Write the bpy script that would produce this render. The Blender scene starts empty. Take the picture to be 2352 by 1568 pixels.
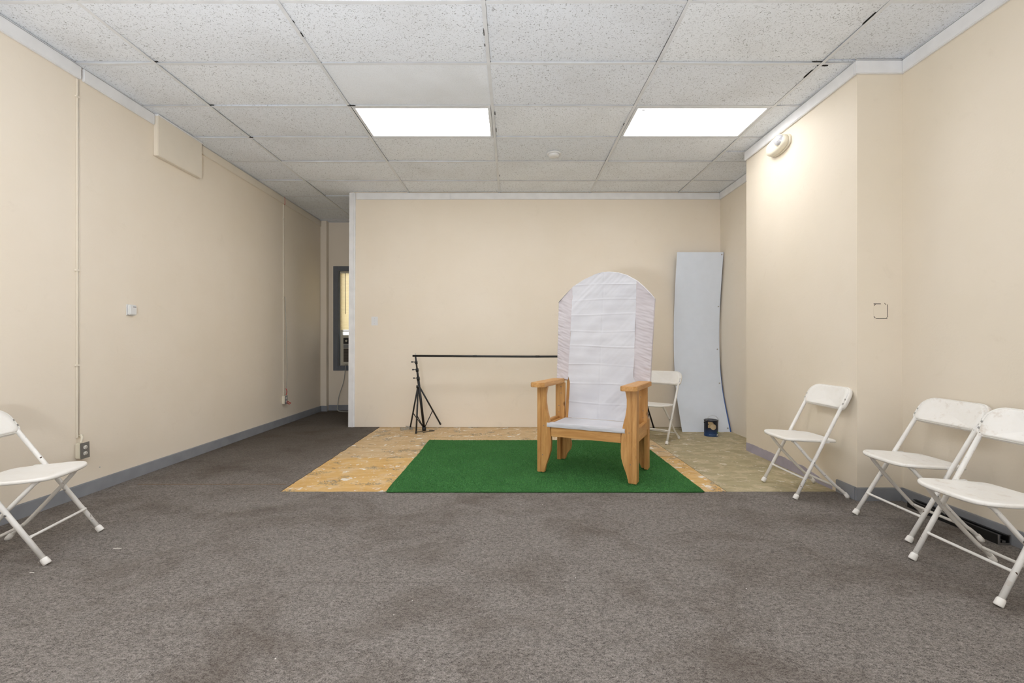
import bpy, bmesh, math, random
from mathutils import Vector, Matrix, noise
random.seed(7)
S = bpy.context.scene
COL = S.collection
# ------------------------------------------------------------------ camera
FPX, CAMZ, CEILZ = 1070.0, 1.13, 3.15
cd = bpy.data.cameras.new('camera'); cam = bpy.data.objects.new('camera', cd); COL.objects.link(cam)
cam.location = (0, 0, CAMZ); cam.rotation_euler = (math.radians(90), 0, 0)
cd.sensor_width = 36; cd.lens = FPX * 36 / 2352; cd.shift_y = 4 / 2352; cd.clip_start = .05
S.camera = cam
# ------------------------------------------------------------------ world (overcast daylight outside)
w = bpy.data.worlds.new('world'); S.world = w; w.use_nodes = True
bg = w.node_tree.nodes['Background']; bg.inputs[0].default_value = (0.90, 0.95, 1.0, 1); bg.inputs[1].default_value = 2.2
# ------------------------------------------------------------------ added fill lamp aimed up at the ceiling, unseen behind the camera
fd = bpy.data.lights.new('added_ceiling_fill', 'AREA'); fd.shape = 'DISK'; fd.size = .5; fd.energy = 185; fd.color = (.92, .95, 1.0)
fo = bpy.data.objects.new('added_ceiling_fill', fd); COL.objects.link(fo); fo.location = (-.9, -.4, .9)
fo.rotation_euler = (math.radians(180 - 14), 0, 0)
# ------------------------------------------------------------------ exposure
S.view_settings.view_transform = 'Standard'; S.view_settings.look = 'None'
S.view_settings.gamma = 1; S.view_settings.use_curve_mapping = False
S.view_settings.exposure = -0.10
LAMP = 11.2          # emission of the ceiling light diffusers

# ================================================================== materials
class NT:
    def __init__(s, name, rough=.6, spec=.3, metal=0):
        s.m = bpy.data.materials.new(name); s.m.use_nodes = True
        s.t = s.m.node_tree; s.b = s.t.nodes['Principled BSDF']
        s.b.inputs['Roughness'].default_value = rough
        s.b.inputs['Specular IOR Level'].default_value = spec
        s.b.inputs['Metallic'].default_value = metal
    def n(s, typ, **k):
        nd = s.t.nodes.new(typ)
        for a, v in k.items():
            if a in nd.inputs.keys(): nd.inputs[a].default_value = v
            else: setattr(nd, a, v)
        return nd
    def l(s, a, b): s.t.links.new(a, b)
    def co(s, scale=(1, 1, 1), rand=False, rot=(0, 0, 0)):
        tc = s.n('ShaderNodeTexCoord'); mp = s.n('ShaderNodeMapping')
        mp.inputs['Scale'].default_value = scale; mp.inputs['Rotation'].default_value = rot
        s.l(tc.outputs['Object'], mp.inputs[0])
        if rand:
            oi = s.n('ShaderNodeObjectInfo'); mu = s.n('ShaderNodeMath', operation='MULTIPLY'); mu.inputs[1].default_value = 37.0
            s.l(oi.outputs['Random'], mu.inputs[0]); s.l(mu.outputs[0], mp.inputs['Location'])
        return mp.outputs[0]
    def noise(s, co, scale, detail=3, rough=.5, dist=0):
        nd = s.n('ShaderNodeTexNoise'); nd.inputs['Scale'].default_value = scale; nd.inputs['Detail'].default_value = detail
        nd.inputs['Roughness'].default_value = rough; nd.inputs['Distortion'].default_value = dist
        s.l(co, nd.inputs['Vector']); return nd.outputs[0]
    def ramp(s, fac, stops):
        r = s.n('ShaderNodeValToRGB'); e = r.color_ramp.elements
        while len(e) < len(stops): e.new(.5)
        for el, (p, c) in zip(e, stops):
            el.position = p; el.color = (c, c, c, 1) if isinstance(c, (int, float)) else (*c, 1)
        s.l(fac, r.inputs[0]); return r.outputs[0]
    def mix(s, fac, a, b, mode='MIX'):
        m = s.n('ShaderNodeMix', data_type='RGBA', blend_type=mode)
        for sock, v in ((m.inputs[0], fac), (m.inputs[6], a), (m.inputs[7], b)):
            if hasattr(v, 'is_output'): s.l(v, sock)
            elif isinstance(v, (int, float)): sock.default_value = v
            else: sock.default_value = (*v, 1)
        return m.outputs[2]
    def math(s, op, a, b=None):
        m = s.n('ShaderNodeMath', operation=op)
        for i, v in enumerate((a, b)):
            if v is None: continue
            if hasattr(v, 'is_output'): s.l(v, m.inputs[i])
            else: m.inputs[i].default_value = v
        return m.outputs[0]
    def col(s, c):
        if hasattr(c, 'is_output'): s.l(c, s.b.inputs['Base Color'])
        else: s.b.inputs['Base Color'].default_value = (*c, 1)
        return s
    def bump(s, h, strength=.2, dist=.002):
        b = s.n('ShaderNodeBump'); b.inputs['Strength'].default_value = strength; b.inputs['Distance'].default_value = dist
        s.l(h, b.inputs['Height']); s.l(b.outputs[0], s.b.inputs['Normal']); return s

def M_plain(name, c, rough=.5, spec=.4, metal=0, var=.06):
    t = NT(name, rough, spec, metal); co = t.co((1, 1, 1))
    n = t.noise(co, 9, 3)
    t.col(t.mix(t.ramp(n, [(.3, 0), (.7, 1)]), tuple(x * (1 - var) for x in c), c))
    return t.m

def M_wall(name, c, c2, smudge=.5):
    t = NT(name, .62, .25); co = t.co()
    a = t.noise(co, 1.1, 4, .6)
    base = t.mix(t.ramp(a, [(.35, 0), (.7, 1)]), c, c2)
    sp = t.noise(co, 5.0, 6, .75, .6)
    base = t.mix(t.math('MULTIPLY', t.ramp(sp, [(.60, 0), (.78, 1)]), .22 * smudge), base, (.42, .33, .2))
    t.col(base)
    fine = t.noise(t.co((1, 1, 1)), 70, 3, .6)
    big = t.noise(t.co((1, 1, 2.2)), 6, 4, .6)
    t.bump(t.math('ADD', t.math('MULTIPLY', fine, .35), t.math('MULTIPLY', big, 1.0)), .35, .004)
    return t.m

CREAM = M_wall('cream wall paint', (.85, .758, .625), (.88, .793, .67))
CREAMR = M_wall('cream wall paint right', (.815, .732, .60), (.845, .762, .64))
CREAMW = M_plain('cream painted board', (.84, .765, .645), .5, .3, var=.03)
TRIMW = M_plain('off white crown paint', (.88, .88, .885), .42, .45, var=.08)
BASEG = M_plain('blue grey baseboard paint', (.305, .318, .345), .38, .5, var=.16)
WINGREY = M_plain('dark grey window paint', (.15, .162, .185), .4, .4, var=.12)
PLASTW = M_plain('white plastic', (.80, .80, .79), .35, .5, var=.02)
PLASTC = M_plain('cream plastic', (.80, .74, .60), .4, .5, var=.03)
DARKM = M_plain('dark grey metal plate', (.19, .18, .165), .45, .5)
BLACKM = M_plain('black painted metal', (.012, .012, .013), .38, .5)
BLACKP = M_plain('black void', (.02, .018, .016), .9, .1)
GRIDM = M_plain('white ceiling grid metal', (.80, .815, .83), .5, .4, var=.10)
RED = M_plain('red wire', (.55, .03, .02), .4, .5)
STEEL = M_plain('bare steel', (.5, .5, .5), .3, .5, 1.0)
CABLE = M_plain('pale grey cable', (.48, .47, .43), .5, .4)
ACB = M_plain('aged cream appliance plastic', (.58, .55, .45), .45, .4)
ACD = M_plain('dark brown grille', (.055, .045, .035), .5, .3)
PLUG = M_plain('receptacle white', (.78, .75, .68), .35, .5)

def M_tile(name, fiss=True):
    t = NT(name, .95, .05); co = t.co(rand=True)
    oi = t.n('ShaderNodeObjectInfo')
    base = t.mix(oi.outputs['Random'], (.84, .875, .925), (.90, .93, .965))
    big = t.noise(co, 1.6, 3)
    base = t.mix(t.math('MULTIPLY', t.ramp(big, [(.5, 0), (.75, 1)]), .25), base, (.53, .52, .49))
    if fiss:
        line = t.noise(co, 44, 1.2, .5, .9)
        d = t.math('ABSOLUTE', t.math('SUBTRACT', line, .5))
        wm = t.ramp(d, [(.0, 1), (.014, .9), (.030, 0)])
        msk = t.ramp(t.noise(co, 95, 0, .5), [(.53, 0), (.56, 1)])
        worm = t.math('MULTIPLY', wm, msk)
        pv = t.n('ShaderNodeTexVoronoi'); pv.inputs['Scale'].default_value = 150; t.l(co, pv.inputs['Vector'])
        pin = t.ramp(pv.outputs['Distance'], [(.0, 1), (.14, .9), (.24, 0)])
        gate = t.ramp(t.noise(co, 33, 0), [(.46, 0), (.50, 1)])
        mark = t.math('MAXIMUM', worm, t.math('MULTIPLY', t.math('MULTIPLY', pin, gate), .8))
        base = t.mix(t.math('MULTIPLY', mark, .62), base, (.17, .165, .16))
        t.bump(t.math('SUBTRACT', 1, mark), .5, .003)
    else:
        f = t.noise(co, 160, 2, .6)
        base = t.mix(t.math('MULTIPLY', t.ramp(f, [(.5, 0), (.7, 1)]), .25), base, (.5, .5, .49))
        t.bump(f, .3, .002)
    t.col(base); return t.m
TILE = M_tile('fissured acoustic tile'); TILEP = M_tile('plain pinhole tile', False)

def M_carpet():
    t = NT('grey brown loop carpet', .97, .05)
    c1 = t.co(); cs = t.co((1, 2.2, 1))
    sp = t.noise(cs, 190, 2, .65)
    sp2 = t.noise(t.co((1, 1.5, 1)), 70, 2, .7)
    v = t.ramp(t.math('ADD', t.math('MULTIPLY', sp, .6), t.math('MULTIPLY', sp2, .4)), [(.36, 0), (.64, 1)])
    base = t.mix(v, (.060, .053, .047), (.36, .325, .295))
    st = t.ramp(t.noise(t.co((1, 1.2, 1)), 1.7, 5, .62, .5), [(.47, 0), (.68, 1)])
    base = t.mix(t.math('MULTIPLY', st, .46), base, (.075, .054, .038))
    lt = t.ramp(t.noise(t.co((1.2, 2.2, 1)), 2.4, 6, .7), [(.50, 0), (.75, 1)])
    base = t.mix(t.math('MULTIPLY', lt, .20), base, (.30, .28, .255))
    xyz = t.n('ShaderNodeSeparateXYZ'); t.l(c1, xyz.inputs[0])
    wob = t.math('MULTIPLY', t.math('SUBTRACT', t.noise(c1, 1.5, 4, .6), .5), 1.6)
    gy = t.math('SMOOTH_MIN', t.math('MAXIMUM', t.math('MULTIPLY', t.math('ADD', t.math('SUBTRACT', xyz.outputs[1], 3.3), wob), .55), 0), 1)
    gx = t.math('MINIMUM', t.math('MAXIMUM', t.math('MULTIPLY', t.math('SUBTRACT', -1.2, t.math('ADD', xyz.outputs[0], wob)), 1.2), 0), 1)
    base = t.mix(t.math('MULTIPLY', t.math('MULTIPLY', gy, gx), .62), base, (.075, .060, .047))  # back-left strip: brown dirt plus the dimmer light there, both put into the colour
    spk = t.ramp(t.noise(c1, 26, 1, .5), [(.86, 0), (.87, 1)])
    base = t.mix(spk, base, (.7, .68, .62))
    t.col(base); t.bump(t.math('ADD', sp, sp2), .55, .004)
    return t.m
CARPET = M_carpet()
def M_ply(name, ca, cb, spl=.8, blue=.6):
    t = NT(name, .62, .3); co = t.co(rand=False)
    g = t.noise(t.co((1, 3.5, 1)), 3.2, 6, .65, .8)
    base = t.mix(t.ramp(g, [(.34, 0), (.66, 1)]), ca, cb)
    gl = t.noise(t.co((2, 22, 2)), 5, 4, .6, .4)
    base = t.mix(t.math('MULTIPLY', t.ramp(gl, [(.5, 0), (.62, 1)]), .16), base, tuple(x * .6 for x in ca))
    # worn pale scraped patches
    p = t.noise(co, 7, 6, .72, .5)
    base = t.mix(t.math('MULTIPLY', t.ramp(p, [(.50, 0), (.60, 1)]), .42), base, (.72, .60, .42))
    # white plaster drips
    s1 = t.noise(t.co((1, 1, 1)), 7.5, 5, .66, .4)
    base = t.mix(t.math('MULTIPLY', t.ramp(s1, [(.612, 0), (.632, 1)]), spl), base, (.86, .83, .77))
    v = t.n('ShaderNodeTexVoronoi'); v.inputs['Scale'].default_value = 26; v.inputs['Randomness'].default_value = 1
    t.l(co, v.inputs['Vector'])
    gate = t.ramp(t.noise(co, 9, 2), [(.56, 0), (.60, 1)])
    base = t.mix(t.math('MULTIPLY', t.ramp(v.outputs['Distance'], [(.18, 1), (.27, 0)]), t.math('MULTIPLY', gate, spl)), base, (.82, .80, .74))
    # slate coloured transferred glue flecks
    s2 = t.noise(co, 34, 3, .55, 1.2); d = t.math('ABSOLUTE', t.math('SUBTRACT', s2, .5))
    ln = t.ramp(d, [(.0, 1), (.03, .9), (.05, 0)])
    g2 = t.ramp(t.noise(co, 4.6, 4, .65), [(.555, 0), (.60, 1)])
    base = t.mix(t.math('MULTIPLY', t.math('MULTIPLY', ln, g2), blue), base, (.10, .12, .12))
    t.col(base); t.bump(t.math('ADD', g, s1), .25, .003)
    return t.m
PLY_A = M_ply('orange varnished plywood', (.62, .36, .115), (.74, .50, .21), .85, .9)
PLY_B = M_ply('tan worn plywood', (.55, .37, .18), (.68, .50, .29), .95, .9)
PLY_C = M_ply('grey green worn plywood', (.35, .295, .17), (.50, .43, .265), .5, .25)

def M_turf(name, a, b):
    t = NT(name, .85, .12)
    s = t.noise(t.co((1, 1, 1)), 240, 2, .7)
    l = t.noise(t.co(), 3, 3)
    base = t.mix(t.ramp(s, [(.3, 0), (.7, 1)]), a, b)
    base = t.mix(t.math('MULTIPLY', t.ramp(l, [(.35, 0), (.7, 1)]), .25), base, a)
    t.col(base); t.bump(s, .8, .006); return t.m
TURF = M_turf('artificial grass base', (.025, .10, .025), (.07, .24, .075))
BLADE = M_turf('artificial grass blades', (.06, .20, .05), (.15, .43, .14))

def M_wood(name, axis):
    t = NT(name, .45, .35)
    sc = [9, 9, 9]; sc[axis] = .9
    g = t.noise(t.co(tuple(sc), rand=True), 3.0, 6, .65, .9)
    base = t.mix(t.ramp(g, [(.3, 0), (.7, 1)]), (.46, .215, .06), (.70, .40, .15))
    sc = [60, 60, 60]; sc[axis] = 2
    f = t.noise(t.co(tuple(sc), rand=True), 2.2, 4, .6)
    base = t.mix(t.math('MULTIPLY', t.ramp(f, [(.5, 0), (.7, 1)]), .4), base, (.38, .17, .045))
    sc = [1, 1, 1]; sc[axis] = .6
    v = t.n('ShaderNodeTexVoronoi'); v.inputs['Scale'].default_value = 6.5
    t.l(t.co(tuple(sc), rand=True), v.inputs['Vector'])
    k = t.ramp(v.outputs['Distance'], [(.045, 1), (.085, .45), (.12, 0)])
    base = t.mix(t.math('MULTIPLY', k, .85), base, (.13, .045, .012))
    t.col(base); t.bump(f, .12, .001); return t.m
WX, WY, WZ = (M_wood('honey pine grain ' + a, i) for i, a in enumerate('xyz'))

def M_cloth(name, c, c2):
    t = NT(name, .8, .15)
    a = t.noise(t.co(), 3.5, 3)
    t.col(t.mix(t.ramp(a, [(.35, 0), (.65, 1)]), c, c2))
    b1 = t.noise(t.co((1, 1, 3)), 9, 5, .6, .8)
    t.bump(b1, .25, .003)
    t.b.inputs['Sheen Weight'].default_value = .1
    return t.m
CLOTH = M_cloth('white stretched cloth', (.62, .62, .655), (.68, .68, .71))
CLOTHP = M_cloth('sheer pinkish white cloth', (.57, .525, .545), (.62, .58, .60))

def M_chairmetal():
    t = NT('chipped white chair enamel', .35, .5)
    co = t.co((1, 1, 1), rand=True)
    a = t.noise(co, 6, 4, .6)
    base = t.mix(t.ramp(a, [(.35, 0), (.7, 1)]), (.78, .76, .72), (.86, .845, .81))
    r = t.noise(co, 38, 4, .6, .3)
    base = t.mix(t.ramp(r, [(.685, 0), (.70, 1)]), base, (.09, .05, .025))
    r2 = t.noise(co, 18, 5, .7)
    base = t.mix(t.math('MULTIPLY', t.ramp(r2, [(.60, 0), (.75, 1)]), .4), base, (.42, .30, .18))
    t.col(base); return t.m
CMET = M_chairmetal()
def M_chairplastic(dirty):
    t = NT('off white chair plastic %.1f' % dirty, .42, .4)
    co = t.co((1, 1, 1), rand=True)
    a = t.noise(co, 9, 6, .7)
    base = t.mix(t.ramp(a, [(.4, 0), (.75, 1)]), (.88, .86, .82), (.85, .82, .76))
    d = t.noise(co, 14, 6, .75)
    base = t.mix(t.math('MULTIPLY', t.ramp(d, [(.55, 0), (.8, 1)]), dirty), base, (.45, .33, .22))
    t.col(base); return t.m
CPLA = M_chairplastic(.25); CPLD = M_chairplastic(.7)

def M_emit(name, c, s):
    m = bpy.data.materials.new(name); m.use_nodes = True; t = m.node_tree
    b = t.nodes['Principled BSDF']; b.inputs['Base Color'].default_value = (.9, .9, .9, 1)
    b.inputs['Emission Color'].default_value = (*c, 1); b.inputs['Emission Strength'].default_value = s
    return m
DIFF = M_emit('lit acrylic diffuser', (.975, .975, 1.0), LAMP)

def M_glass(name):
    m = bpy.data.materials.new(name); m.use_nodes = True; t = m.node_tree
    for n in list(t.nodes): t.nodes.remove(n)
    o = t.nodes.new('ShaderNodeOutputMaterial'); mx = t.nodes.new('ShaderNodeMixShader')
    tr = t.nodes.new('ShaderNodeBsdfTransparent'); gl = t.nodes.new('ShaderNodeBsdfGlossy'); gl.inputs[1].default_value = .02
    mx.inputs[0].default_value = .07
    t.links.new(tr.outputs[0], mx.inputs[1]); t.links.new(gl.outputs[0], mx.inputs[2]); t.links.new(mx.outputs[0], o.inputs[0])
    return m
GLASS = M_glass('window glass')
def M_blind():
    t = NT('cream translucent blind slat', .6, .2); t.col((.86, .72, .45))
    tl = t.n('ShaderNodeBsdfTranslucent'); tl.inputs[0].default_value = (.95, .78, .46, 1)
    mx = t.n('ShaderNodeMixShader'); mx.inputs[0].default_value = .65
    out = [n for n in t.t.nodes if n.type == 'OUTPUT_MATERIAL'][0]
    t.l(t.b.outputs[0], mx.inputs[1]); t.l(tl.outputs[0], mx.inputs[2]); t.l(mx.outputs[0], out.inputs[0])
    return t.m
BLIND = M_blind()
PANELW = M_plain('blue white plastic sheet', (.77, .83, .92), .3, .45, var=.03)
PANELB = M_plain('blue protective film', (.06, .14, .40), .35, .4)

# ================================================================== mesh builder
class MB:
    def __init__(s): s.v = []; s.f = []; s.sm = []; s.mi = []
    def add(s, vs, fs, smooth=False, mi=0):
        o = len(s.v); s.v += [tuple(v) for v in vs]
        for f in fs: s.f.append(tuple(i + o for i in f)); s.sm.append(smooth); s.mi.append(mi)
        return s
    def box(s, x0, x1, y0, y1, z0, z1, mi=0):
        vs = [(x, y, z) for z in (z0, z1) for y in (y0, y1) for x in (x0, x1)]
        return s.add(vs, [(0, 2, 3, 1), (4, 5, 7, 6), (0, 1, 5, 4), (2, 6, 7, 3), (0, 4, 6, 2), (1, 3, 7, 5)], mi=mi)
    def prism(s, pts, axis, a, b, smooth=False):
        # pts: 2D polygon; axis: extrusion axis ('x' -> pts are (y,z); 'y' -> (x,z); 'z' -> (x,y))
        n = len(pts)
        def P(p, t):
            return {'x': (t, p[0], p[1]), 'y': (p[0], t, p[1]), 'z': (p[0], p[1], t)}[axis]
        vs = [P(p, a) for p in pts] + [P(p, b) for p in pts]
        s.add(vs, [tuple(range(n))[::-1], tuple(range(n, 2 * n))] )
        o = len(s.v) - 2 * n
        for i in range(n):
            j = (i + 1) % n
            s.f.append((o + i, o + j, o + n + j, o + n + i)); s.sm.append(smooth); s.mi.append(0)
        return s
    def tube(s, path, r, seg=12, caps=True, mi=0, flat=None):
        P = [Vector(p) for p in path]; n = len(P); rs = r if isinstance(r, (list, tuple)) else [r] * n
        T = []
        for i in range(n):
            t = (P[min(i + 1, n - 1)] - P[max(i - 1, 0)]).normalized(); T.append(t)
        up = Vector((0, 0, 1)) if abs(T[0].z) < .9 else Vector((1, 0, 0))
        u = T[0].cross(up).normalized(); vs = []
        for i in range(n):
            u = (u - T[i] * u.dot(T[i])).normalized(); w_ = T[i].cross(u)
            for k in range(seg):
                a = 2 * math.pi * k / seg
                fx = 1 if not flat else flat
                vs.append(P[i] + (u * math.cos(a) + w_ * math.sin(a) * fx) * rs[i])
        fs = [(i * seg + k, i * seg + (k + 1) % seg, (i + 1) * seg + (k + 1) % seg, (i + 1) * seg + k) for i in range(n - 1) for k in range(seg)]
        s.add(vs, fs, True, mi)
        if caps:
            o = len(s.v) - n * seg
            s.f.append(tuple(o + k for k in range(seg))[::-1]); s.sm.append(False); s.mi.append(mi)
            s.f.append(tuple(o + (n - 1) * seg + k for k in range(seg))); s.sm.append(False); s.mi.append(mi)
        return s
    def lathe(s, prof, c, axis='z', seg=32, mi=0, sx=1, sy=1):
        # prof: (r, h)
        vs = []; n = len(prof)
        for r, h in prof:
            for k in range(seg):
                a = 2 * math.pi * k / seg; p, q = r * math.cos(a) * sx, r * math.sin(a) * sy
                v = {'z': (p, q, h), 'x': (h, p, q), 'y': (p, h, q)}[axis]
                vs.append((v[0] + c[0], v[1] + c[1], v[2] + c[2]))
        fs = [(i * seg + k, i * seg + (k + 1) % seg, (i + 1) * seg + (k + 1) % seg, (i + 1) * seg + k) for i in range(n - 1) for k in range(seg)]
        s.add(vs, fs, True, mi)
        o = len(s.v) - n * seg
        s.f.append(tuple(o + k for k in range(seg))[::-1]); s.sm.append(False); s.mi.append(mi)
        s.f.append(tuple(o + (n - 1) * seg + k for k in range(seg))); s.sm.append(False); s.mi.append(mi)
        return s
    def grid(s, fn, nu, nv, smooth=True, mi=0):
        vs = [fn(i / nu, j / nv) for j in range(nv + 1) for i in range(nu + 1)]
        W = nu + 1
        return s.add(vs, [(j * W + i, j * W + i + 1, (j + 1) * W + i + 1, (j + 1) * W + i) for j in range(nv) for i in range(nu)], smooth, mi)
    def rings(s, outline, levels, fn, smooth=True):
        # outline: 2D closed polygon; levels: [(scale, offset)]; fn(u, v, offset)->xyz
        n = len(outline); cx = sum(p[0] for p in outline) / n; cy = sum(p[1] for p in outline) / n
        vs = [fn(cx + (p[0] - cx) * sc, cy + (p[1] - cy) * sc, of) for sc, of in levels for p in outline]
        L = len(levels)
        s.add(vs, [(i * n + k, i * n + (k + 1) % n, (i + 1) * n + (k + 1) % n, (i + 1) * n + k) for i in range(L - 1) for k in range(n)], smooth)
        o = len(s.v) - n * L
        s.f.append(tuple(o + k for k in range(n))[::-1]); s.sm.append(smooth); s.mi.append(0)
        s.f.append(tuple(o + (L - 1) * n + k for k in range(n))); s.sm.append(smooth); s.mi.append(0)
        return s
    def build(s, name, mat, parent=None, bevel=0, loc=None, rotz=0, recalc=True):
        me = bpy.data.meshes.new(name); me.from_pydata(s.v, [], s.f)
        me.polygons.foreach_set('use_smooth', s.sm); me.polygons.foreach_set('material_index', s.mi)
        mats = mat if isinstance(mat, (list, tuple)) else [mat]
        for m in mats: me.materials.append(m)
        if recalc or bevel:
            bm = bmesh.new(); bm.from_mesh(me)
            bmesh.ops.recalc_face_normals(bm, faces=bm.faces)
            if bevel:
                es = [e for e in bm.edges if len(e.link_faces) == 2 and e.calc_face_angle(0) > .6]
                bmesh.ops.bevel(bm, geom=es, offset=bevel, segments=2, affect='EDGES', clamp_overlap=True)
            bm.to_mesh(me); bm.free()
        me.update()
        o = bpy.data.objects.new(name, me); COL.objects.link(o)
        if parent: o.parent = parent
        if loc: o.location = loc
        o.rotation_euler.z = rotz
        return o
def boxo(name, mat, x0, x1, y0, y1, z0, z1, parent=None, bevel=0):
    return MB().box(x0, x1, y0, y1, z0, z1).build(name, mat, parent, bevel)
def struct(o): o['kind'] = 'structure'; return o
def tag(o, label, cat, group=None):
    o['label'] = label; o['category'] = cat
    if group: o['group'] = group
    return o
def thing(name, label, cat, loc=(0, 0, 0), rz=0, group=None):
    o = bpy.data.objects.new(name, None); COL.objects.link(o); o.location = loc; o.rotation_euler.z = rz
    o.empty_display_size = .1
    return tag(o, label, cat, group)
def copy_tree(o, parent=None):
    c = o.copy(); COL.objects.link(c); c.parent = parent
    for ch in list(o.children): copy_tree(ch, c)
    return c
def smooth_closed(pts, k=6):
    out = []; n = len(pts)
    for i in range(n):
        p0, p1, p2, p3 = (Vector(pts[(i + j - 1) % n]) for j in range(4))
        for t in range(k):
            u = t / k
            q = .5 * ((2 * p1) + (-p0 + p2) * u + (2 * p0 - 5 * p1 + 4 * p2 - p3) * u * u + (-p0 + 3 * p1 - 3 * p2 + p3) * u ** 3)
            out.append((q.x, q.y))
    return out
def smooth_path(pts, k=6):
    out = []; n = len(pts); V = [Vector(p) for p in pts]
    for i in range(n - 1):
        p0, p1, p2, p3 = V[max(i - 1, 0)], V[i], V[i + 1], V[min(i + 2, n - 1)]
        for t in range(k):
            u = t / k
            out.append(.5 * ((2 * p1) + (-p0 + p2) * u + (2 * p0 - 5 * p1 + 4 * p2 - p3) * u * u + (-p0 + 3 * p1 - 3 * p2 + p3) * u ** 3))
    out.append(V[-1]); return out

# ================================================================== room shell
XL, XR, YF, YB, YW = -3.165, 2.80, -3.40, 6.265, 7.80   # left, right, front, partition, window wall
CX, CY0, CY1 = 2.475, 3.34, 4.92                        # chase by the right wall
PX = -1.76; PY = 3.53                                   # edge of the bare plywood
T = .12
# floor
fl = struct(boxo('floor', BLACKP, XL - T, XR + T, YF - T, YW + T, -.12, -.018))
def slab(name, mat, x0, x1, y0, y1, z0, z1, nx=1, ny=1, jag=None):
    return boxo(name, mat, x0, x1, y0, y1, z0, z1, fl)
# carpet: broad front field + strip along the left (slightly frayed cut edge)
def edge_carpet():
    m = MB()
    pts = [(XL, YF), (XR, YF), (XR, 3.52)]
    for i in range(160):
        x = XR - (XR - PX) * i / 159
        pts.append((x, PY + noise.noise((x * 9, 0, 0)) * .006 + noise.noise((x * 40, 3, 0)) * .003))
    pts.append((XL, PY)); 
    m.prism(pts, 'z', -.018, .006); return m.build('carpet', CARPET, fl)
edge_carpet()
def alley_carpet():
    pts = [(XL, PY), (PX, PY)]
    for i in range(1, 130):
        y = PY + (YB - PY) * i / 129
        pts.append((PX + noise.noise((y * 8, 5, 0)) * .012 + noise.noise((y * 40, 1, 0)) * .006 - .02 * i / 129, y))
    pts += [(-1.80, YB + .005), (-2.166, YB + .005), (-2.166, YW), (XL, YW)]
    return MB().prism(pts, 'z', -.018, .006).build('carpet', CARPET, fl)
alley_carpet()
# a worn orange seam across the strip carpet
MB().box(-2.98, -1.80, 3.706, 3.716, .0055, .0075).build('carpet_seam', M_plain('rust brown seam tape', (.22, .15, .095), .9, .1), fl)
boxo('carpet_seam', M_plain('dark carpet seam', (.125, .112, .10), .95, .05), -1.1, .65, 2.190, 2.193, .0055, .0064, fl)
# plywood sheets of the bare floor
sheets = [(PX - .03, -.54, PY - .02, 4.602, PLY_A), (-.536, .68, PY - .02, 4.602, PLY_A), (.684, 1.634, PY - .02, 4.643, PLY_A),
          (PX - .04, -1.29, 4.61, YB + .1, PLY_B), (-1.2895, .68, 4.61, YB + .1, PLY_B), (.684, 1.634, 4.65, YB + .1, PLY_B),
          (1.638, XR, PY - .02, 4.78, PLY_C), (1.638, XR, 4.783, YB + .1, PLY_C)]
for x0, x1, y0, y1, m in sheets:
    boxo('plywood_sheet', m, x0, x1, y0, y1, -.018, 0, fl, bevel=.0012)

def wall(name, x0, x1, y0, y1, mat=CREAM, z0=-.02, z1=3.42):
    return struct(boxo(name, mat, x0, x1, y0, y1, z0, z1))
wl = wall('wall_left', XL - T, XL, YF - T, YW + T)
wall('wall_right', XR, XR + T, YF - T, YB + T, CREAMR)
wb = wall('wall_back', -2.166, XR, YB, YB + T, CREAM, z0=.004)
wall('wall_chase', CX, XR, CY0, CY1, CREAMR)
pil = wall('wall_pilaster', XL, -3.068, 7.70, YW)
# window wall with its opening
WX0, WX1, WZ0, WZ1 = -2.905, -2.20, .755, 2.335
ww = MB()
ww.box(XL, WX0, YW, YW + T, -.02, 3.42).box(WX1, 1.0, YW, YW + T, -.02, 3.42).box(WX0, WX1, YW, YW + T, -.02, WZ0).box(WX0, WX1, YW, YW + T, WZ1, 3.42)
struct(ww.build('wall_rear', CREAM))
wall('wall_passage', .9, 1.0, YB + T, YW)
# front wall behind the camera: unseen glazed opening, added to let in more daylight
ff = MB(); FX0, FX1, FZ0, FZ1 = .9, 2.3, .15, 2.2
ff.box(XL, FX0, YF - T, YF, -.02, 3.42).box(FX1, XR, YF - T, YF, -.02, 3.42).box(FX0, FX1, YF - T, YF, -.02, FZ0).box(FX0, FX1, YF - T, YF, FZ1, 3.42)
struct(ff.build('wall_front', CREAM))
w2 = MB()
for x in (FX0, FX1 - .05): w2.box(x, x + .05, YF - .09, YF - .03, FZ0, FZ1)
w2.box(FX0, FX1, YF - .09, YF - .03, FZ0, FZ0 + .05).box(FX0, FX1, YF - .09, YF - .03, FZ1 - .05, FZ1)
w2 = struct(w2.build('added_window', TRIMW)); boxo('pane', GLASS, FX0 + .05, FX1 - .05, YF - .065, YF - .06, FZ0 + .05, FZ1 - .05, w2)
pl = bpy.data.lights.new('daylight_portal', 'AREA'); pl.shape = 'RECTANGLE'; pl.size = FX1 - FX0; pl.size_y = FZ1 - FZ0
pl.cycles.is_portal = True
po = bpy.data.objects.new('daylight_portal', pl); COL.objects.link(po); po.location = ((FX0 + FX1) / 2, YF - .13, (FZ0 + FZ1) / 2)
po.rotation_euler = (math.radians(90), 0, 0)   # faces into the room (+y)
po.rotation_euler = (math.radians(90), 0, math.radians(180))

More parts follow.
